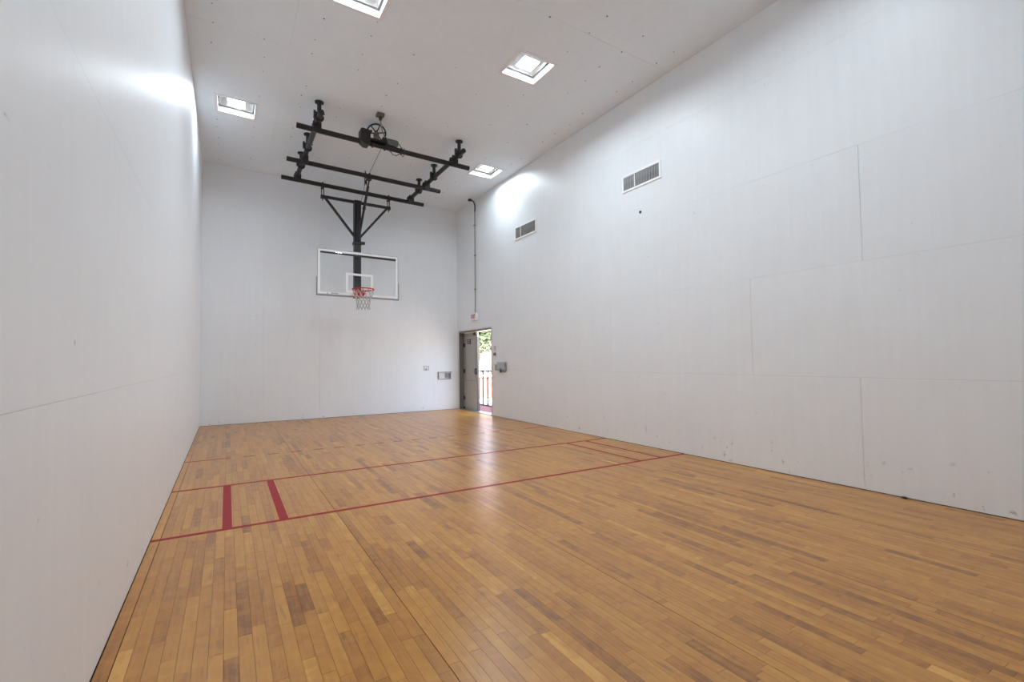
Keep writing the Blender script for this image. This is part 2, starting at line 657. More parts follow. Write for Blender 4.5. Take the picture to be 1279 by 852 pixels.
# left wall
wl = structure(build(MB().box(-0.18, -T, YN - 0.15, 0.15, -0.1, zc(0) + 0.15), 'wall_left', M['joint']), 'long white painted wall with a soft gloss')
rz = [(0.0, seq(-9.0, 2.44, YN, 0)), (1.247, seq(-7.8, 2.44, YN, 0)), (2.535, seq(-9.0, 2.44, YN, 0)),
      (3.75, seq(-7.8, 2.44, YN, 0)), (4.97, seq(-9.0, 2.44, YN, 0)), (zc(0), [])]
sheet_wall(wl, 'x', 0.0, -1, YN, 0.0, rz, [], None, fine=0.0002)
# far wall behind the hoop
wb = structure(build(MB().box(-0.18, W + 0.18, T, 0.18, -0.1, zc(0) + 0.15), 'wall_back', M['joint']), 'white painted wall behind the basketball hoop')
vx = [1.219, 2.438, 3.658, 4.877]
rz = [(0.0, vx), (2.44, vx), (4.88, vx), (zc(0), [])]
sheet_wall(wb, 'y', 0.0, 1, 0.0, W, rz, [], zc)
# wall behind the photographer
wf = structure(build(MB().box(-0.18, W + 0.18, YN - 0.18, YN - T, -0.1, zc(0) + 0.15), 'wall_front', M['joint']), 'white painted wall opposite the hoop')
sheet_wall(wf, 'y', YN, -1, 0.0, W, rz, [], zc)

# ------------------------------------------------------------------ ceiling
mb = MB()
for (p0, p1, q0, q1) in cells(-0.15, W + 0.15, YN - 0.15, 0.15, HOLES):
    mb.hexa([(p0, q0, zc(p0) + T), (p1, q0, zc(p1) + T), (p1, q1, zc(p1) + T), (p0, q1, zc(p0) + T),
             (p0, q0, zc(p0) + 0.06), (p1, q0, zc(p1) + 0.06), (p1, q1, zc(p1) + 0.06), (p0, q1, zc(p0) + 0.06)])
ceiling = structure(build(mb, 'ceiling', M['joint']), 'high white sheet ceiling with recessed square lights')
cxs = [0, 1.219, 2.438, 3.658, 4.877, W]
cys = [YN] + [v for v in seq(-5.2, 2.44, YN, 0) if v > YN + 0.1] + [0.0]
for i in range(5):
    for j in range(len(cys) - 1):
        mb = MB()
        for (p0, p1, q0, q1) in cells(cxs[i] + 0.0008, cxs[i + 1] - 0.0008, cys[j] + 0.002, cys[j + 1] - 0.002, HOLES):
            mb.hexa([(p0, q0, zc(p0)), (p1, q0, zc(p1)), (p1, q1, zc(p1)), (p0, q1, zc(p0)),
                     (p0, q0, zc(p0) + T), (p1, q0, zc(p1) + T), (p1, q1, zc(p1) + T), (p0, q1, zc(p0) + T)])
        build(mb, 'ceiling_sheet', M['ceil'], ceiling)
mb = MB()
for x in seq(0.30, 0.61, 0.05, W - 0.05):
    for y in seq(-5.2, 0.407, YN + 0.1, -0.1):
        if random.random() < 0.6:
            px, py = x + random.uniform(-0.03, 0.03), y + random.uniform(-0.06, 0.06)
            if any(h[0] - 0.05 < px < h[1] + 0.05 and h[2] - 0.05 < py < h[3] + 0.05 for h in HOLES):
                continue
            mb.cyl((px, py, zc(px) + 0.001), (px, py, zc(px) - 0.0025), random.uniform(0.006, 0.012), 7)
o = build(mb, 'screw_heads', M['screw'], ceiling)
o['kind'] = 'stuff'

# ------------------------------------------------------------------ recessed lights
LIGHT_LABELS = ['square recessed ceiling light in the middle row, on the vent wall side',
                'square recessed ceiling light in the middle row, on the plain wall side',
                'square recessed ceiling light close to the plain wall, level with the hoop frame',
                'square recessed ceiling light near the door corner, above the vent by the conduit',
                'square recessed ceiling light on the vent wall side, far end from the hoop',
                'square recessed ceiling light on the plain wall side, far end from the hoop']


def lamp_mat(pw):
    key = 'lamp%.2f' % pw
    if key not in M:
        M[key] = mat('lit_lamp_glass', (0.9, 0.9, 0.9, 1), 0.4, emit=LAMP * pw)
    return M[key]


def shear(x0):
    return lambda x, y, z: (x, y, z + SLOPE * (x - x0))


for (lx, ly), lab, pw in zip(LIGHTS, LIGHT_LABELS, LIGHT_POWER):
    z = zc(lx)
    t = thing('recessed_ceiling_light', lab, 'ceiling light', (lx, ly, z), 'recessed square ceiling lights')
    sw = shear(lx)

    def ring(mb, a, b, z0, z1):              # square ring between half sizes a (inner) and b
        for (u0, u1, v0, v1) in ((-b, b, -b, -a), (-b, b, a, b), (-b, -a, -a, a), (a, b, -a, a)):
            mb.box(lx + u0, lx + u1, ly + v0, ly + v1, z0, z1)
        return mb
    build(ring(MB(), LH - 0.012, LH + 0.035, z - 0.008, z - 0.0005).warp(sw), 'trim_frame', M['trim'], t, bevel=0.002)
    build(ring(MB(), LH - 0.012, LH - 0.002, z - 0.004, z + 0.085).warp(sw), 'skirt', M['trim'], t)
    build(ring(MB(), LH - 0.034, LH - 0.002, z + 0.085, z + 0.097).warp(sw), 'gasket', M['gasket'], t)
    mb = MB()                                # tapered reflector, open below
    a0, a1, h0, h1 = LH - 0.034, 0.15, z + 0.097, z + 0.27
    lo = [(-a0, -a0), (a0, -a0), (a0, a0), (-a0, a0)]
    hi = [(-a1, -a1), (a1, -a1), (a1, a1), (-a1, a1)]
    mb.v = [(lx + p, ly + q, h0) for p, q in lo] + [(lx + p, ly + q, h1) for p, q in hi]
    mb.v += [(lx + p * 1.05, ly + q * 1.05, h0) for p, q in lo] + [(lx + p * 1.1, ly + q * 1.1, h1 + 0.012) for p, q in hi]
    mb.f = [(i, (i + 1) % 4, 4 + (i + 1) % 4, 4 + i) for i in range(4)] + [(4, 5, 6, 7)]
    mb.f += [(8 + i, 8 + (i + 1) % 4, 12 + (i + 1) % 4, 12 + i) for i in range(4)] + [(12, 13, 14, 15)]
    mb.f += [(i, (i + 1) % 4, 8 + (i + 1) % 4, 8 + i) for i in range(4)]
    build(mb.warp(sw), 'reflector', M['trim'], t)
    lp = build(MB().box(lx - 0.13, lx + 0.13, ly - 0.13, ly + 0.13, z + 0.069, z + 0.185).warp(sw), 'lamp', M['trim'], t)
    mb = MB()
    mb.v = [(lx + p, ly + q, z + 0.0655) for p, q in ((-0.125, -0.125), (-0.125, 0.125), (0.125, 0.125), (0.125, -0.125))]
    mb.f = [(0, 1, 2, 3)]
    ln_ = build(mb.warp(sw), 'lens', lamp_mat(pw), lp)
    ln_['label'] = 'bright lit lens'
    build(MB().cyl((lx, ly, z + 0.184), (lx, ly, z + 0.275), 0.045, 14), 'socket', M['white'], t)

# ------------------------------------------------------------------ basketball hoop hung from the ceiling
hoop = thing('basketball_hoop', 'ceiling-hung basketball hoop with glass backboard on a black pipe frame', 'basketball hoop', (3.09, -2.4, zc(3.09)))
RUN, CRS, PR = 0.27, 0.372, 0.046


def bolts(mb, c, s=0.05):
    for dx in (-1, 1):
        for dy in (-1, 1):
            mb.cyl((c[0] + dx * s, c[1] + dy * s, c[2] - 0.075), (c[0] + dx * s, c[1] + dy * s, c[2] + 0.075), 0.009, 6)
    return mb


PY = [-3.68, -2.13, -1.035]
for y in PY:
    x0, x1 = 1.475, 4.715
    build(MB().cyl((x0, y, zc(x0) - CRS), (x1, y, zc(x1) - CRS), PR, 20), 'cross_pipe', M['black'], hoop, smooth=True)
RX = [1.80, 4.38]
for x in RX:
    z = zc(x) - RUN
    rp = build(MB().cyl((x, -4.16, z), (x, -0.93, z), PR, 20), 'runner_pipe', M['black'], hoop, smooth=True)
    for y in PY:                             # crossing clamps: saddle plates and U-bolts
        mb = MB()
        mb.box(x - 0.07, x + 0.07, y - 0.06, y + 0.06, z - 0.062, z - 0.040)
        mb.box(x - 0.055, x + 0.055, y - 0.075, y - 0.052, z - 0.17, z + 0.06)
        mb.box(x - 0.055, x + 0.055, y + 0.052, y + 0.075, z - 0.10, z + 0.06)
        bolts(mb, (x, y, z - 0.05), 0.062)
        build(mb, 'crossing_clamp', M['black2'], hoop, bevel=0.003)
    for y in (-3.95, -2.62, -1.66):          # hangers up to the ceiling
        hz = zc(x)
        mb = MB()
        mb.cyl((x, y, hz - 0.004), (x, y, z + 0.05), 0.034, 14)
        hg = build(mb, 'hanger', M['black2'], hoop, smooth=True)
        build(MB().cyl((x, y, hz - 0.0005), (x, y, hz - 0.022), 0.072, 18), 'flange', M['black2'], hg, smooth=True)
        mb = MB().torus((x, y, z), PR + 0.014, 0.018, (0, 1, 0), 20, 8)
        mb.cyl((x - 0.085, y, z + 0.075), (x + 0.085, y, z + 0.075), 0.016, 8)
        mb.box(x - 0.09, x - 0.058, y - 0.03, y + 0.03, z - 0.02, z + 0.10)
        build(mb, 'pipe_clamp', M['black2'], hg)
# mast, top beam, diagonals
MX, MY = 3.088, -1.035
build(MB().box(MX - 0.076, MX + 0.076, MY - 0.076, MY + 0.076, 2.835, 5.125), 'mast', M['black2'], hoop, bevel=0.008)
build(MB().box(MX - 0.03, MX + 0.03, MY - 0.14, MY - 0.0762, 4.15, 5.02), 'mast_channel', M['black2'], hoop, bevel=0.004)
build(MB().bar((2.335, MY, 5.108), (3.815, MY, 5.070), 0.05, 0.062), 'top_beam', M['black2'], hoop, bevel=0.004)
build(MB().bar((2.37, MY - 0.02, 5.088), (3.03, MY - 0.02, 4.265), 0.05, 0.05), 'diagonal_brace', M['black2'], hoop, bevel=0.004)
build(MB().bar((3.79, MY - 0.02, 5.052), (3.15, MY - 0.02, 4.265), 0.05, 0.05), 'diagonal_brace', M['black2'], hoop, bevel=0.004)
mb = MB().box(MX - 0.095, MX + 0.095, MY - 0.10, MY + 0.09, 4.085, 4.150)
mb.box(MX + 0.09, MX + 0.16, MY - 0.09, MY - 0.02, 4.095, 4.155)
build(mb, 'mast_collar', M['black2'], hoop, bevel=0.004)
for x, zb in ((2.325, 5.108), (3.83, 5.070)):      # swivel links from the far pipe
    zp = zc(x) - CRS
    mb = MB().torus((x, MY, zp), PR + 0.012, 0.014, (1, 0, 0), 18, 6)
    mb.box(x - 0.03, x + 0.03, MY - 0.07, MY + 0.07, zp - 0.075, zp - 0.045)
    mb.cyl((x - 0.022, MY, zp - 0.06), (x - 0.022, MY, zb - 0.02), 0.011, 8)
    mb.cyl((x + 0.022, MY, zp - 0.06), (x + 0.022, MY, zb - 0.02), 0.011, 8)
    mb.box(x - 0.04, x + 0.04, MY - 0.04, MY + 0.04, zb - 0.045, zb + 0.03)
    mb.cyl((x, MY - 0.07, zb), (x, MY + 0.07, zb), 0.014, 8)
    mb.cyl((x, MY, zb - 0.03), (x, MY, zb - 0.10), 0.010, 8)
    build(mb, 'swivel_link', M['black2'], hoop)
# folding brace from the middle pipe down to the mast
bt, bb = Vector((3.095, -2.13, zc(3.095) - CRS - 0.06)), Vector((3.094, -1.13, 4.16))
dv = (bb - bt)
br = build(MB().tube([bt, bt + dv * 0.10, bt + dv * 0.11, bt + dv * 0.42, bt + dv * 0.43, bt + dv * 0.47, bt + dv * 0.48, bb],
                     [0.016, 0.016, 0.028, 0.028, 0.036, 0.036, 0.027, 0.027], 12), 'folding_brace', M['black2'], hoop, smooth=True)
mb = MB().torus((3.095, -2.13, zc(3.095) - CRS), PR + 0.013, 0.016, (1, 0, 0), 18, 6)
mb.box(3.055, 3.135, -2.19, -2.07, zc(3.095) - CRS - 0.085, zc(3.095) - CRS - 0.045)
build(mb, 'brace_clamp', M['black2'], br)
px = 3.01                                         # cable pulley on the middle pipe
zp = zc(px) - CRS
mb = MB().torus((px, -2.13, zp), PR + 0.012, 0.013, (1, 0, 0), 18, 6)
mb.cyl((px - 0.012, -2.16, zp - 0.15), (px + 0.012, -2.16, zp - 0.15), 0.042, 18)
mb.box(px - 0.022, px - 0.014, -2.19, -2.13, zp - 0.22, zp - 0.04)
mb.box(px + 0.014, px + 0.022, -2.19, -2.13, zp - 0.22, zp - 0.04)
mb.cyl((px, -2.13, zp + 0.04), (px, -2.13, zp + 0.10), 0.012, 8)
build(mb, 'cable_pulley', M['black2'], hoop)
c0 = (2.93, -3.66, zc(2.93) - CRS - 0.03)
build(MB().tube([c0, (px, -2.20, zp - 0.13)], 0.0045, 6), 'hoist_cable', M['black2'], hoop)
build(MB().tube([(px, -2.12, zp - 0.17), (3.05, -1.19, 4.63)], 0.0045, 6), 'hoist_cable', M['black2'], hoop)

# backboard
BX0, BX1, BZ0, BZ1, BY = 2.183, 3.997, 2.846, 3.868, -1.24
tilt = lambda x, y, z: (x, y, z - 0.016 * (x - 3.09))
bbd = build(MB().box(BX0 + 0.012, BX1 - 0.012, BY - 0.006, BY + 0.006, BZ0 + 0.012, BZ1 - 0.012).warp(tilt), 'backboard', M['glass'], hoop)
bbd['label'] = 'clear glass backboard pane'


def frame_rects(x0, x1, z0, z1, w):
    return ((x0, x1, z0, z0 + w), (x0, x1, z1 - w, z1), (x0, x0 + w, z0 + w, z1 - w), (x1 - w, x1, z0 + w, z1 - w))


mb = MB()
for (a, b_, c, d) in frame_rects(BX0, BX1, BZ0, BZ1, 0.014):
    mb.box(a, b_, BY - 0.010, BY + 0.030, c, d)
build(mb.warp(tilt), 'edge_frame', M['alu'], bbd)
mb = MB()
for (a, b_, c, d) in frame_rects(BX0 + 0.014, BX1 - 0.014, BZ0 + 0.014, BZ1 - 0.014, 0.046):
    mb.box(a, b_, BY - 0.0085, BY - 0.0062, c, d)
build(mb.warp(tilt), 'border_line', M['line'], bbd)
mb = MB()
for (a, b_, c, d) in frame_rects(2.792, 3.402, 2.925, 3.372, 0.05):
    mb.box(a, b_, BY - 0.0085, BY - 0.0062, c, d)
build(mb.warp(tilt), 'target_square', M['line'], bbd)
mb = MB()                                          # small maker's mark on the lower border, too small to read
xs = 2.385
for wdt, hgt in ((0.030, 0.012), (0, 0), (0.014, 0.026), (0.012, 0.018), (0.016, 0.022), (0.012, 0.016), (0.014, 0.024), (0.016, 0.018), (0.014, 0.022)):
    if wdt:
        mb.box(xs, xs + wdt, BY - 0.0098, BY - 0.0085, 2.872, 2.872 + hgt)
    xs += (wdt + 0.007) if wdt else 0.06
build(mb.warp(tilt), 'maker_mark', M['dark'], bbd)['kind'] = 'stuff'
build(MB().box(BX0 + 0.05, BX1 - 0.04, BY + 0.012, BY + 0.05, 3.772, 3.826).warp(lambda x, y, z: (x, y, z - 0.024 * (x - 3.09))), 'rear_channel', M['black2'], bbd)
mb = MB()
mb.box(BX0 - 0.012, BX1 + 0.012, BY - 0.012, BY + 0.045, BZ0 - 0.022, BZ0)
mb.box(BX0 - 0.014, BX0, BY - 0.012, BY + 0.045, BZ0 - 0.022, BZ0 + 0.38)
mb.box(BX1, BX1 + 0.014, BY - 0.012, BY + 0.045, BZ0 - 0.022, BZ0 + 0.38)
build(mb.warp(tilt), 'edge_padding', M['pad'], bbd)
for z0, z1 in ((3.63, 3.69), (3.765, 3.825), (2.85, 3.0)):
    build(MB().box(MX - 0.05, MX + 0.05, BY + (0.008 if z0 < 3 else 0.03), MY - 0.07, z0, z1), 'board_bracket', M['black2'], hoop)

# rim and net
RZ, RY, RR = 2.968, -1.622, 0.229
rim = build(MB().torus((MX, RY, RZ), RR, 0.0125, (0, 0, 1), 48, 10), 'rim', M['rim'], hoop, smooth=True)
mb = MB()
mb.box(MX - 0.10, MX + 0.10, BY - 0.022, BY - 0.0095, 2.835, 2.995)
mb.prism([(BY - 0.02, 2.845), (BY - 0.02, 2.975), (RY + RR - 0.01, 2.975), (RY + RR - 0.01, 2.95)], 'x', MX - 0.092, MX - 0.080)
mb.prism([(BY - 0.02, 2.845), (BY - 0.02, 2.975), (RY + RR - 0.01, 2.975), (RY + RR - 0.01, 2.95)], 'x', MX + 0.080, MX + 0.092)
mb.prism([(BY - 0.02, 2.87), (BY - 0.02, 2.96), (RY + RR - 0.01, 2.96), (RY + RR - 0.01, 2.95)], 'x', MX - 0.008, MX + 0.008)
mb.box(MX - 0.10, MX + 0.10, BY - 0.15, BY - 0.02, 2.966, 2.982)
for xa, xb in ((-0.10, -0.035), (-0.018, 0.03), (0.045, 0.10)):     # sloping front of the bracket with two slots
    mb.hexa([(MX + xa, BY - 0.03, 2.836), (MX + xb, BY - 0.03, 2.836), (MX + xb, BY - 0.02, 2.85), (MX + xa, BY - 0.02, 2.85),
             (MX + xa, RY + RR - 0.012, 2.945), (MX + xb, RY + RR - 0.012, 2.945), (MX + xb, RY + RR - 0.002, 2.958), (MX + xa, RY + RR - 0.002, 2.958)])
for s in (-1, 1):
    mb.tube([(MX + s * 0.08, BY - 0.10, 2.95), (MX + s * 0.15, BY - 0.20, 2.955), (MX + s * 0.205, RY + 0.10, 2.966)], 0.009, 8)
    mb.tube([(MX + s * 0.03, BY - 0.02, 2.86), (MX + s * 0.07, RY + RR * 0.93, 2.957)], 0.009, 8)
build(mb, 'rim_bracket', M['rim'], rim)
mb = MB()                                           # eyelets that hold the net
for k in range(12):
    a = 2 * math.pi * (k + 0.5) / 12
    mb.torus((MX + RR * math.cos(a), RY + RR * math.sin(a), RZ - 0.016), 0.011, 0.0035, (math.cos(a), math.sin(a), 0), 10, 5)
build(mb, 'net_loops', M['rim'], rim)['kind'] = 'stuff'
prof = [(0.0, 0.226), (0.09, 0.205), (0.18, 0.165), (0.27, 0.140), (0.35, 0.132), (0.42, 0.140)]
mb = MB()
for k in range(12):
    for s in (-1, 1):
        pts = []
        for j, (dz, rr) in enumerate(prof):
            a = 2 * math.pi * (k + 0.5) / 12 + s * math.pi / 12 * j
            pts.append((MX + rr * math.cos(a), RY + rr * math.sin(a), RZ - 0.018 - dz))
        mb.tube(pts, 0.0065, 5)
    # knots
    for j, (dz, rr) in enumerate(prof[1:], 1):
        a = 2 * math.pi * (k + 0.5 + 0.5 * j) / 12
        q = Vector((MX + rr * math.cos(a), RY + rr * math.sin(a), RZ - 0.018 - dz))
        mb.tube([q + Vector((0, 0, 0.012)), q, q - Vector((0, 0, 0.012))], [0.007, 0.012, 0.007], 6)
build(mb, 'net', M['net'], hoop)

# ------------------------------------------------------------------ electric winch clamped on the near pipe
PZ = lambda x: zc(x) - CRS
mb = MB().prism([(2.525, PZ(2.6) - 0.02), (2.60, PZ(2.6) - 0.075), (2.68, PZ(2.6) - 0.075), (2.70, PZ(2.6) + 0.02), (2.695, 5.545), (2.67, 5.56), (2.545, 5.57), (2.525, 5.55)], 'y', -3.80, -3.60)
winch = build(mb, 'winch', M['black2'], hoop, bevel=0.006)
build(MB().box(2.66, 3.02, -3.76, -3.60, PZ(2.8) + PR + 0.001, PZ(2.8) + PR + 0.035), 'base_plate', M['black2'], winch, bevel=0.004)
WC = Vector((2.83, -3.69, 5.575))
WAX = Vector((0.12, 0.66, 0.74)).normalized()
mb = MB().torus(WC, 0.165, 0.015, WAX, 36, 8)
wheel = build(mb, 'wheel', M['black2'], winch, smooth=True)
mb = MB()
for k in range(6):
    a = 2 * math.pi * (k + 0.3) / 6
    e = WC + (Vector((1, 0, 0)).cross(WAX).normalized() * math.sin(a) + WAX.cross(Vector((1, 0, 0)).cross(WAX)).normalized() * math.cos(a)) * 0.163
    mb.tube([WC, e], 0.011, 6)
build(mb, 'spokes', M['black2'], winch)
mb = MB().tube([WC - WAX * 0.05, WC + WAX * 0.05], 0.035, 14)
mb.box(WC.x - 0.05, WC.x + 0.05, WC.y - 0.01, WC.y + 0.03, PZ(2.8) + PR + 0.03, WC.z)
build(mb, 'drum', M['grey'], winch, bevel=0.003)
build(MB().tube([(2.70, -3.69, 5.52), (2.74, -3.70, 5.60)], 0.02, 8), 'axle_stub', M['black2'], winch)
mb = MB().box(2.94, 3.01, -3.74, -3.64, PZ(2.97) + PR + 0.03, 5.51)
build(mb, 'coupling', M['black2'], winch)
mb = MB().tube([(3.005, -3.69, 5.462), (3.03, -3.69, 5.462), (3.032, -3.69, 5.462), (3.215, -3.69, 5.455), (3.235, -3.69, 5.455)], [0.04, 0.04, 0.060, 0.060, 0.045], 18)
mb.box(3.03, 3.21, -3.73, -3.65, PZ(3.12) + PR + 0.0005, 5.42)
build(mb, 'motor', M['grey'], winch, smooth=True)
z3 = PZ(3.2)
build(MB().tube([(3.23, -3.69, 5.46), (3.275, -3.70, 5.44), (3.285, -3.745, 5.36), (3.28, -3.75, 5.27), (3.30, -3.73, 5.225), (3.335, -3.70, 5.235), (3.34, -3.745, 5.31), (3.335, -3.745, 5.38)], 0.0075, 7), 'motor_cord', M['dark'], winch)
build(MB().tube([(3.05, -3.745, 5.33), (3.07, -3.75, 5.265), (3.12, -3.74, 5.215), (3.19, -3.735, 5.21), (3.25, -3.74, 5.255), (3.28, -3.75, 5.30)], 0.0075, 7), 'motor_cord', M['dark'], winch)
for x in (2.76, 2.99, 3.30):
    build(MB().torus((x, -3.68, PZ(x)), PR + 0.011, 0.011, (1, 0, 0), 18, 6), 'pipe_strap', M['black2'], winch)

jb = thing('ceiling_junction_box', 'small grey ceiling box with a cord dropping to the hoist winch', 'junction box', (2.78, -4.13, zc(2.78)))
z = zc(2.78)
build(MB().box(2.715, 2.845, -4.19, -4.07, z - 0.052, z - 0.004), 'box', M['grey'], jb, bevel=0.004)
build(MB().cyl((2.785, -4.12, z - 0.05), (2.79, -4.11, z - 0.11), 0.028, 12), 'cord_grip', M['dark'], jb)
build(MB().tube([(2.79, -4.11, z - 0.10), (2.82, -4.04, z - 0.17), (2.89, -3.88, 5.545), (2.965, -3.745, 5.50)], 0.012, 8), 'drop_cord', M['conduit'], jb)


# ------------------------------------------------------------------ wall vents
def vent(y0, y1, z0, z1, mull, lab):
    t = thing('wall_vent', lab, 'vent', (W, (y0 + y1) / 2, z0), 'return air vents high on the door wall')
    mb = MB()
    for (a, b_, c, d) in frame_rects(y0, y1, z0, z1, 0.034):
        mb.box(W - 0.014, W - 0.0005, a, b_, c, d)
    build(mb, 'vent_frame', M['line'], t, bevel=0.003)
    build(MB().box(W - 0.0025, W - 0.0006, y0 + 0.03, y1 - 0.03, z0 + 0.03, z1 - 0.03), 'vent_throat', M['dark'], t)
    n = 22
    src = None
    a, b_ = y0 + 0.036, y1 - 0.036
    for k in range(n):
        yk = a + (b_ - a) * (k + 0.5) / n
        if abs(yk - mull) < 0.016:
            continue
        if src is None:
            src = build(MB().hexa([(W - 0.0055, yk - 0.0085, z0 + 0.0345), (W - 0.0035, yk - 0.0075, z0 + 0.0345), (W - 0.0105, yk + 0.0085, z0 + 0.0345), (W - 0.0125, yk + 0.0075, z0 + 0.0345),
                                   (W - 0.0055, yk - 0.0085, z1 - 0.0345), (W - 0.0035, yk - 0.0075, z1 - 0.0345), (W - 0.0105, yk + 0.0085, z1 - 0.0345), (W - 0.0125, yk + 0.0075, z1 - 0.0345)]), 'louvre', M['fin'], t)
            yk0 = yk
        else:
            c = src.copy()
            c.location = (0, yk - yk0, 0)
            c.parent = t
            COL.objects.link(c)
    build(MB().box(W - 0.016, W - 0.003, mull - 0.011, mull + 0.011, z0 + 0.033, z1 - 0.033), 'mullion', M['white'], t)


vent(-7.462, -6.645, 4.080, 4.358, -6.93, 'slatted white-framed wall vent above the small black wall plug')
vent(-4.072, -3.205, 4.062, 4.358, -3.45, 'slatted white-framed wall vent nearer the door and exit sign conduit')
t = thing('wall_plug', 'small round black plug in the wall under the vent', 'plug', (W, -7.026, 3.673))
build(MB().cyl((W - 0.0005, -7.026, 3.673), (W - 0.010, -7.026, 3.673), 0.022, 16), 'cap', M['dark'], t, bevel=0.002)
build(MB().cyl((W - 0.0095, -7.026, 3.673), (W - 0.016, -7.026, 3.673), 0.009, 6), 'bolt_head', M['black2'], t)

# ------------------------------------------------------------------ door: frame, shut leaf, open leaf
d1 = bpy.data.objects.new('door_1', None)
d1.location = (W, -1.065, 0)
COL.objects.link(d1)
structure(d1, 'double metal door with one leaf shut and the other swung open outside')
y0, y1, _, zt = DOOR
XO = W + 0.185                                   # outer edge of the frame
mb = MB()
mb.box(W - 0.012, XO, y1 - 0.045, y1 - 0.0005, 0.0, zt - 0.0005)        # hinge-side jamb near the far corner
mb.box(W - 0.012, XO, y0 + 0.0005, y0 + 0.03, 0.0, zt - 0.0005)
mb.box(W - 0.012, XO, y0 + 0.03, y1 - 0.045, zt - 0.05, zt - 0.0005)
build(mb, 'door_frame', M['frame'], d1, bevel=0.003)
mb = MB()
mb.box(W - 0.016, W - 0.0125, y1 - 0.03, y1 + 0.04, 0.0, zt + 0.04)
mb.box(W - 0.016, W - 0.0005, y0 - 0.03, y0 + 0.004, 0.0, zt + 0.03)
mb.box(W - 0.016, W - 0.0005, y0 + 0.004, y1 - 0.03, zt - 0.004, zt + 0.03)
build(mb, 'casing', M['plate'], d1)
build(MB().box(W - 0.02, XO + 0.05, y0 + 0.03, y1 - 0.045, -0.012, 0.008), 'threshold', M['steel'], d1, bevel=0.003)
ym = -0.985
XL = XO - 0.062                                  # room face of the shut leaf


def leaf(xf, xb, ya, yb, hinge_y, inside):
    lf = build(MB().box(min(xf, xb), max(xf, xb), ya, yb, 0.012, zt - 0.055), 'door_leaf', M['taupe'], d1, bevel=0.003)
    s = -1 if xf < xb else 1
    for z in (0.32, 1.06, 1.78):
        build(MB().box(min(xf + s * 0.0005, xf + s * 0.006), max(xf + s * 0.0005, xf + s * 0.006), hinge_y - 0.075, hinge_y - 0.014, z - 0.05, z + 0.05), 'hinge_plate', M['black2'], lf)
        build(MB().cyl((xf + s * 0.010, hinge_y, z - 0.055), (xf + s * 0.010, hinge_y, z + 0.055), 0.013, 10), 'hinge', M['black2'], lf)
    mb = MB()
    for (a, b_, c, d) in ((ya + 0.10, yb - 0.10, 0.80, 0.812), (ya + 0.10, yb - 0.10, 1.93, 1.942), (ya + 0.10, ya + 0.112, 0.812, 1.93), (yb - 0.112, yb - 0.10, 0.812, 1.93)):
        mb.box(xf + s * 0.003, xf + s * 0.0003, a, b_, c, d)
    build(mb, 'panel_bead', M['frame'], lf)
    build(MB().box(xf + s * 0.003, xf + s * 0.0003, ya + 0.03, yb - 0.03, 0.04, 0.60), 'kick_plate', M['taupe'], lf)
    return lf


lf = leaf(XL, XL + 0.045, ym + 0.003, y1 - 0.048, y1 - 0.062, True)
sg = build(MB().box(XL - 0.008, XL - 0.0005, -0.60, -0.38, 1.80, 1.94), 'door_sign', M['dark'], lf, bevel=0.001)
mb = MB()
for z in (1.905, 1.862, 1.825):
    mb.box(XL - 0.0095, XL - 0.008, -0.55 + (0.03 if z < 1.85 else 0), -0.43, z - 0.005, z + 0.004)
build(mb, 'sign_print', M['plate'], sg)
build(MB().box(XL - 0.06, XL - 0.0005, -1.03, -0.86, 2.02, 2.09), 'top_bolt', M['black2'], lf, bevel=0.004)
mb = MB().box(XL - 0.035, XL - 0.0005, -0.97, -0.88, 0.98, 1.14)
mb.tube([(XL - 0.03, -0.92, 1.06), (XL - 0.075, -0.92, 1.06), (XL - 0.08, -1.03, 1.06)], 0.013, 8)
build(mb, 'lever_handle', M['black2'], lf)
build(MB().box(XL - 0.012, XL + 0.055, ym - 0.02, ym + 0.002, 0.02, 1.98), 'astragal', M['black2'], lf)
build(MB().box(XL - 0.03, XL - 0.0005, y1 - 0.12, y1 - 0.065, 0.012, 0.07), 'foot_bolt', M['dark'], lf)
# the other leaf swung right round against the outside wall
leaf(XO + 0.062, XO + 0.017, -2.985, -2.06, -2.06, False)

# ------------------------------------------------------------------ small fittings on the walls
t = thing('exit_sign', 'white box sign with red EXIT letters above the door', 'exit sign', (W, -1.15, 2.40))
build(MB().box(W - 0.074, W - 0.0005, -1.285, -1.015, 2.40, 2.595), 'sign_box', M['white'], t, bevel=0.006)
fc = bpy.data.curves.new('exit_letters', 'FONT')
fc.body = 'EXIT'
fc.size = 0.135
fc.align_x = 'CENTER'
fc.align_y = 'CENTER'
fc.extrude = 0.001
fc.offset = 0.0025
tmp = bpy.data.objects.new('tmp_letters', fc)
COL.objects.link(tmp)
bpy.context.view_layer.update()
me = bpy.data.meshes.new_from_object(tmp.evaluated_get(bpy.context.evaluated_depsgraph_get()))
bpy.data.objects.remove(tmp)
me.materials.clear()
me.materials.append(M['exitred'])
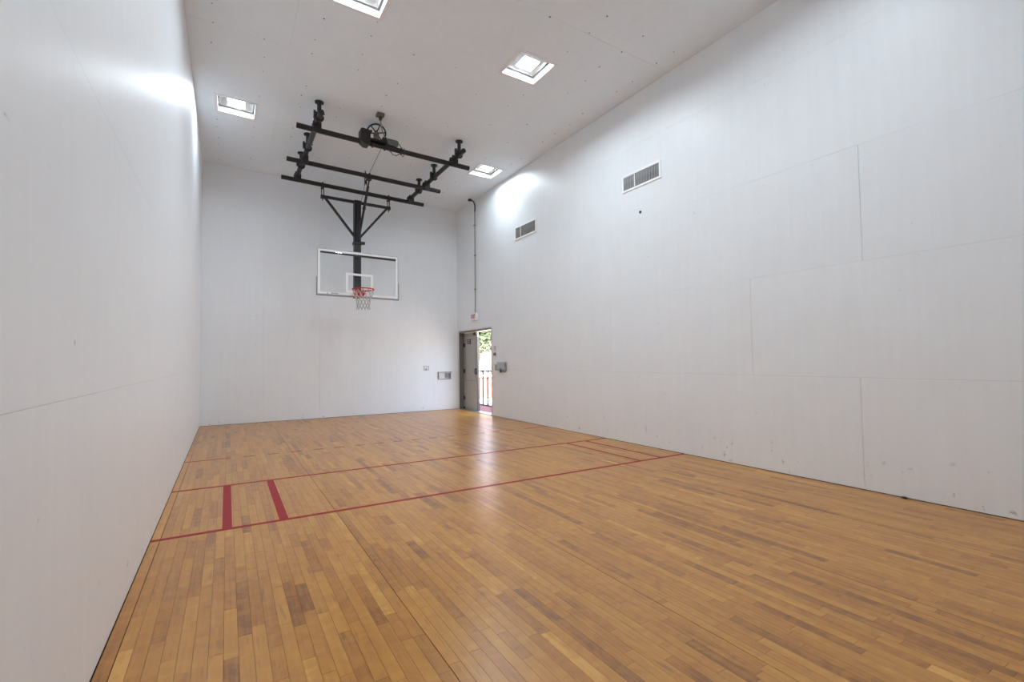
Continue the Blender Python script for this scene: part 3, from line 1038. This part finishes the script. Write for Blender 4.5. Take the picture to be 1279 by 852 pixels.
# letters stand in the plane of the wall and read from inside the room
for v in me.vertices:
    a, b_, c = v.co
    v.co = (-0.0755 - c * 1.0, -a * 0.82, b_ * 1.05 + 0.0975)
me.update()
o = bpy.data.objects.new('exit_letters', me)
o.parent = t
COL.objects.link(o)
t = thing('sign_conduit', 'thin grey conduit running down the wall to the exit sign', 'conduit', (W, -1.17, 2.6))
build(MB().cyl((W - 0.016, -1.165, 2.597), (W - 0.016, -1.19, 5.33), 0.0125, 10), 'pipe', M['conduit'], t, smooth=True)
build(MB().tube([(W - 0.016, -1.19, 5.27), (W - 0.016, -1.20, 5.36), (W - 0.030, -1.22, 5.45), (W - 0.055, -1.20, 5.535), (W - 0.095, -1.15, 5.575), (5.975, -1.115, 5.58)], 0.0155, 10), 'flexible_end', M['dark'], t, smooth=True)
build(MB().cyl((5.975, -1.115, 5.568), (5.975, -1.115, zc(5.975) - 0.0005), 0.05, 16), 'ceiling_cup', M['dark'], t, smooth=True)
for zz in (3.2, 4.1, 4.9):
    build(MB().box(W - 0.032, W - 0.0005, -1.215, -1.135, zz, zz + 0.03), 'strap', M['conduit'], t, bevel=0.002)

t = thing('lock_box', 'grey metal flap box with a dark hanging latch beside the door', 'wall box', (W, -2.55, 1.10))
build(MB().box(W - 0.050, W - 0.0005, -2.745, -2.36, 1.10, 1.305), 'box', M['steel'], t, bevel=0.005)
build(MB().box(W - 0.058, W - 0.0505, -2.735, -2.37, 1.155, 1.298), 'lid', M['alu'], t, bevel=0.003)
mb = MB().torus((W - 0.067, -2.57, 1.14), 0.022, 0.006, (1, 0, 0), 14, 6)
mb.box(W - 0.08, W - 0.0585, -2.60, -2.54, 1.065, 1.125)
build(mb, 'padlock', M['dark'], t)

t = thing('notice_plate', 'small white notice with grey print over the light switch by the door', 'notice', (W, -2.19, 1.58))
build(MB().box(W - 0.006, W - 0.0005, -2.25, -2.12, 1.585, 1.71), 'plate', M['plate'], t)
mb = MB()
for k in range(4):
    mb.box(W - 0.0075, W - 0.006, -2.24, -2.14 - 0.02 * (k % 2), 1.605 + k * 0.026, 1.613 + k * 0.026)
build(mb, 'print', M['fin'], t)
t = thing('light_switch', 'light switch plate with two dark rockers beside the door', 'switch', (W, -2.19, 1.45))
build(MB().box(W - 0.009, W - 0.0005, -2.265, -2.115, 1.445, 1.56), 'plate', M['plate'], t, bevel=0.002)
for yy in (-2.225, -2.155):
    build(MB().box(W - 0.017, W - 0.009, yy - 0.022, yy + 0.022, 1.47, 1.535), 'rocker', M['dark'], t, bevel=0.002)
t = thing('key_switch', 'narrow grey key switch plate between the light switch and lock box', 'switch', (W, -2.23, 1.11))
build(MB().box(W - 0.008, W - 0.0005, -2.275, -2.185, 1.11, 1.255), 'plate', M['conduit'], t, bevel=0.002)
build(MB().cyl((W - 0.008, -2.23, 1.185), (W - 0.020, -2.23, 1.185), 0.022, 14), 'key_barrel', M['steel'], t)

t = thing('wall_outlet', 'small square white outlet plate on the wall behind the hoop', 'outlet', (5.155, 0, 1.095))
build(MB().box(5.083, 5.228, -0.010, -0.0005, 1.095, 1.222), 'plate', M['plate'], t, bevel=0.002)
mb = MB()
for (a, b_, c, d) in frame_rects(5.083, 5.228, 1.095, 1.222, 0.010):
    mb.box(a, b_, -0.0125, -0.010, c, d)
build(mb, 'plate_rim', M['fin'], t)
build(MB().box(5.125, 5.172, -0.0135, -0.010, 1.108, 1.148), 'socket', M['conduit'], t)

t = thing('fire_bell_box', 'recessed white wall box with grey workings near the door corner', 'wall box', (5.68, 0, 0.85))
t['label'] = 'open white metal wall box with dark grey workings near the door corner'
t.name = 'open_wall_box'
mb = MB()
for (a, b_, c, d) in frame_rects(5.497, 5.865, 0.848, 1.046, 0.012):
    mb.box(a, b_, -0.045, -0.0005, c, d)
build(mb, 'case', M['conduit'], t)
build(MB().box(5.509, 5.853, -0.004, -0.0005, 0.860, 1.034), 'back_plate', M['plate'], t)
build(MB().box(5.49, 5.90, -0.055, -0.0455, 1.030, 1.050), 'hood', M['fin'], t)
mb = MB().box(5.70, 5.835, -0.035, -0.004, 0.885, 1.015)
mb.cyl((5.74, -0.035, 0.95), (5.74, -0.05, 0.95), 0.025, 12)
mb.cyl((5.80, -0.035, 0.93), (5.80, -0.05, 0.93), 0.02, 12)
build(mb, 'workings', M['conduit'], t)
build(MB().box(5.80, 5.845, -0.04, -0.004, 0.89, 1.00), 'side_latch', M['grey'], t)

o = build(MB().prism([(6.055, -10.37), (6.085, -10.36), (6.09, -10.33), (6.07, -10.315), (6.052, -10.335)], 'z', 0.0012, 0.014), 'rubber_scrap', M['dark'], at=(6.07, -10.34, 0.0012), bevel=0.002)
tag(o, 'tiny dark scrap lying on the floor against the vent wall', 'scrap')

# ------------------------------------------------------------------ outside the door
structure(build(MB().box(W + 0.2, 60, -30, 60, -0.40, -0.13), 'patio', M['concrete']), 'pale sunlit paving outside the doorway')
structure(build(MB().box(W + 0.19, 7.4, -4, 3, -0.13, -0.012), 'landing', M['terra']), 'pinkish landing slab outside the doorway')

rl = thing('metal_railing', 'dark maroon metal railing on the landing outside the door', 'railing', (7.02, -0.5, -0.012))
for z, h in ((1.035, 0.05), (0.03, 0.035)):
    build(MB().box(7.0, 7.04, -3.4, 2.4, z - h / 2, z + h / 2), 'rail', M['rail'], rl, bevel=0.004)
src = build(MB().box(7.002, 7.037, -3.3, -3.265, 0.048, 1.01), 'baluster', M['rail'], rl)
for k in range(1, 20):
    c = src.copy()
    c.location = (0, k * 0.295, 0)
    c.parent = rl
    COL.objects.link(c)
for y in (-3.4, -0.5, 2.4):
    p = build(MB().box(6.995, 7.045, y - 0.025, y + 0.025, -0.012, 1.09), 'post', M['rail'], rl, bevel=0.003)

pl = thing('brick_planter', 'low pink rendered planter wall beyond the railing', 'planter', (9.4, 4.3, -0.13))
build(MB().box(8.2, 10.6, 3.9, 4.7, -0.13, 0.70), 'body', M['terra'], pl, bevel=0.01)
build(MB().box(8.15, 10.65, 3.85, 4.75, 0.70, 0.76), 'coping', M['stucco'], pl, bevel=0.01)

bd = thing('white_building', 'white stucco building with a dark shuttered window behind the trees', 'building', (16, 19, -0.13))
build(MB().box(8, 26, 16, 22, -0.13, 5.4), 'wall', M['stucco'], bd)
build(MB().prism([(15.4, 5.4), (19, 7.0), (22.6, 5.4)], 'x', 7.5, 26.5), 'roof', M['roof'], bd)
for xw in (11.2, 13.4, 15.62, 17.8, 20.0):
    w_ = build(MB().box(xw - 0.22, xw + 0.22, 15.93, 15.999, 1.42, 2.05), 'window', M['stucco'], bd)
    build(MB().box(xw - 0.10, xw + 0.10, 15.90, 15.929, 1.45, 2.02), 'shutter', M['shutter'], w_)
fn = thing('slat_fence', 'grey horizontal fence in front of the white building', 'fence', (14, 13, -0.13))
for k in range(3):
    build(MB().box(8, 24, 12.98, 13.02, 0.80 + 0.13 * k, 0.88 + 0.13 * k), 'slat', M['conduit'], fn)
for k in range(9):
    build(MB().box(8 + 2 * k - 0.04, 8 + 2 * k + 0.04, 13.021, 13.08, -0.13, 1.2), 'post', M['conduit'], fn)


def tree(x, y, h, r, zc0, lab, n=1500, seed=1):
    rnd = random.Random(seed)
    t = thing('leafy_tree', lab, 'tree', (x, y, -0.13), 'trees outside the doorway')
    build(MB().tube([(x, y, -0.13), (x + 0.05, y, 0.8), (x - 0.03, y + 0.04, 1.6), (x + 0.06, y, zc0)], [0.11, 0.085, 0.07, 0.05], 10), 'trunk', M['bark'], t, smooth=True)
    mb = MB()
    for k in range(7):
        a = k * 2.4
        mb.tube([(x + 0.04, y, zc0 - 0.3 + 0.05 * k), (x + r * 0.6 * math.cos(a), y + r * 0.6 * math.sin(a), zc0 + 0.1 + 0.12 * k)], [0.035, 0.012], 6)
    build(mb, 'branches', M['bark'], t)
    mb = MB()
    for k in range(n):
        u = Vector((rnd.gauss(0, 1), rnd.gauss(0, 1), rnd.gauss(0, 1))).normalized() * (rnd.random() ** 0.45)
        c = Vector((x + u.x * r, y + u.y * r, zc0 + 0.25 * h + u.z * h * 0.55))
        d = Vector((rnd.gauss(0, 1), rnd.gauss(0, 1), rnd.gauss(0, 0.6))).normalized() * rnd.uniform(0.10, 0.18)
        s = d.cross(Vector((rnd.random(), rnd.random(), rnd.random() + 0.2))).normalized() * d.length * 0.35
        b0 = len(mb.v)
        mb.v += [tuple(c - d), tuple(c + s), tuple(c + d), tuple(c - s)]
        mb.f.append((b0, b0 + 1, b0 + 2, b0 + 3))
    me = bpy.data.meshes.new('foliage')
    me.from_pydata([(a - x, b_ - y, c + 0.13) for a, b_, c in mb.v], [], mb.f)
    me.materials.append(M['leaf'])
    o = bpy.data.objects.new('foliage', me)
    o.parent = t
    o['kind'] = 'stuff'
    COL.objects.link(o)


tree(10.6, 7.35, 2.0, 0.8, 2.2, 'slim dark tree whose trunk shows beside the shut door leaf', seed=3)
tree(13.0, 10.9, 2.6, 1.3, 2.5, 'broad light green tree in front of the white building', n=1100, seed=5)
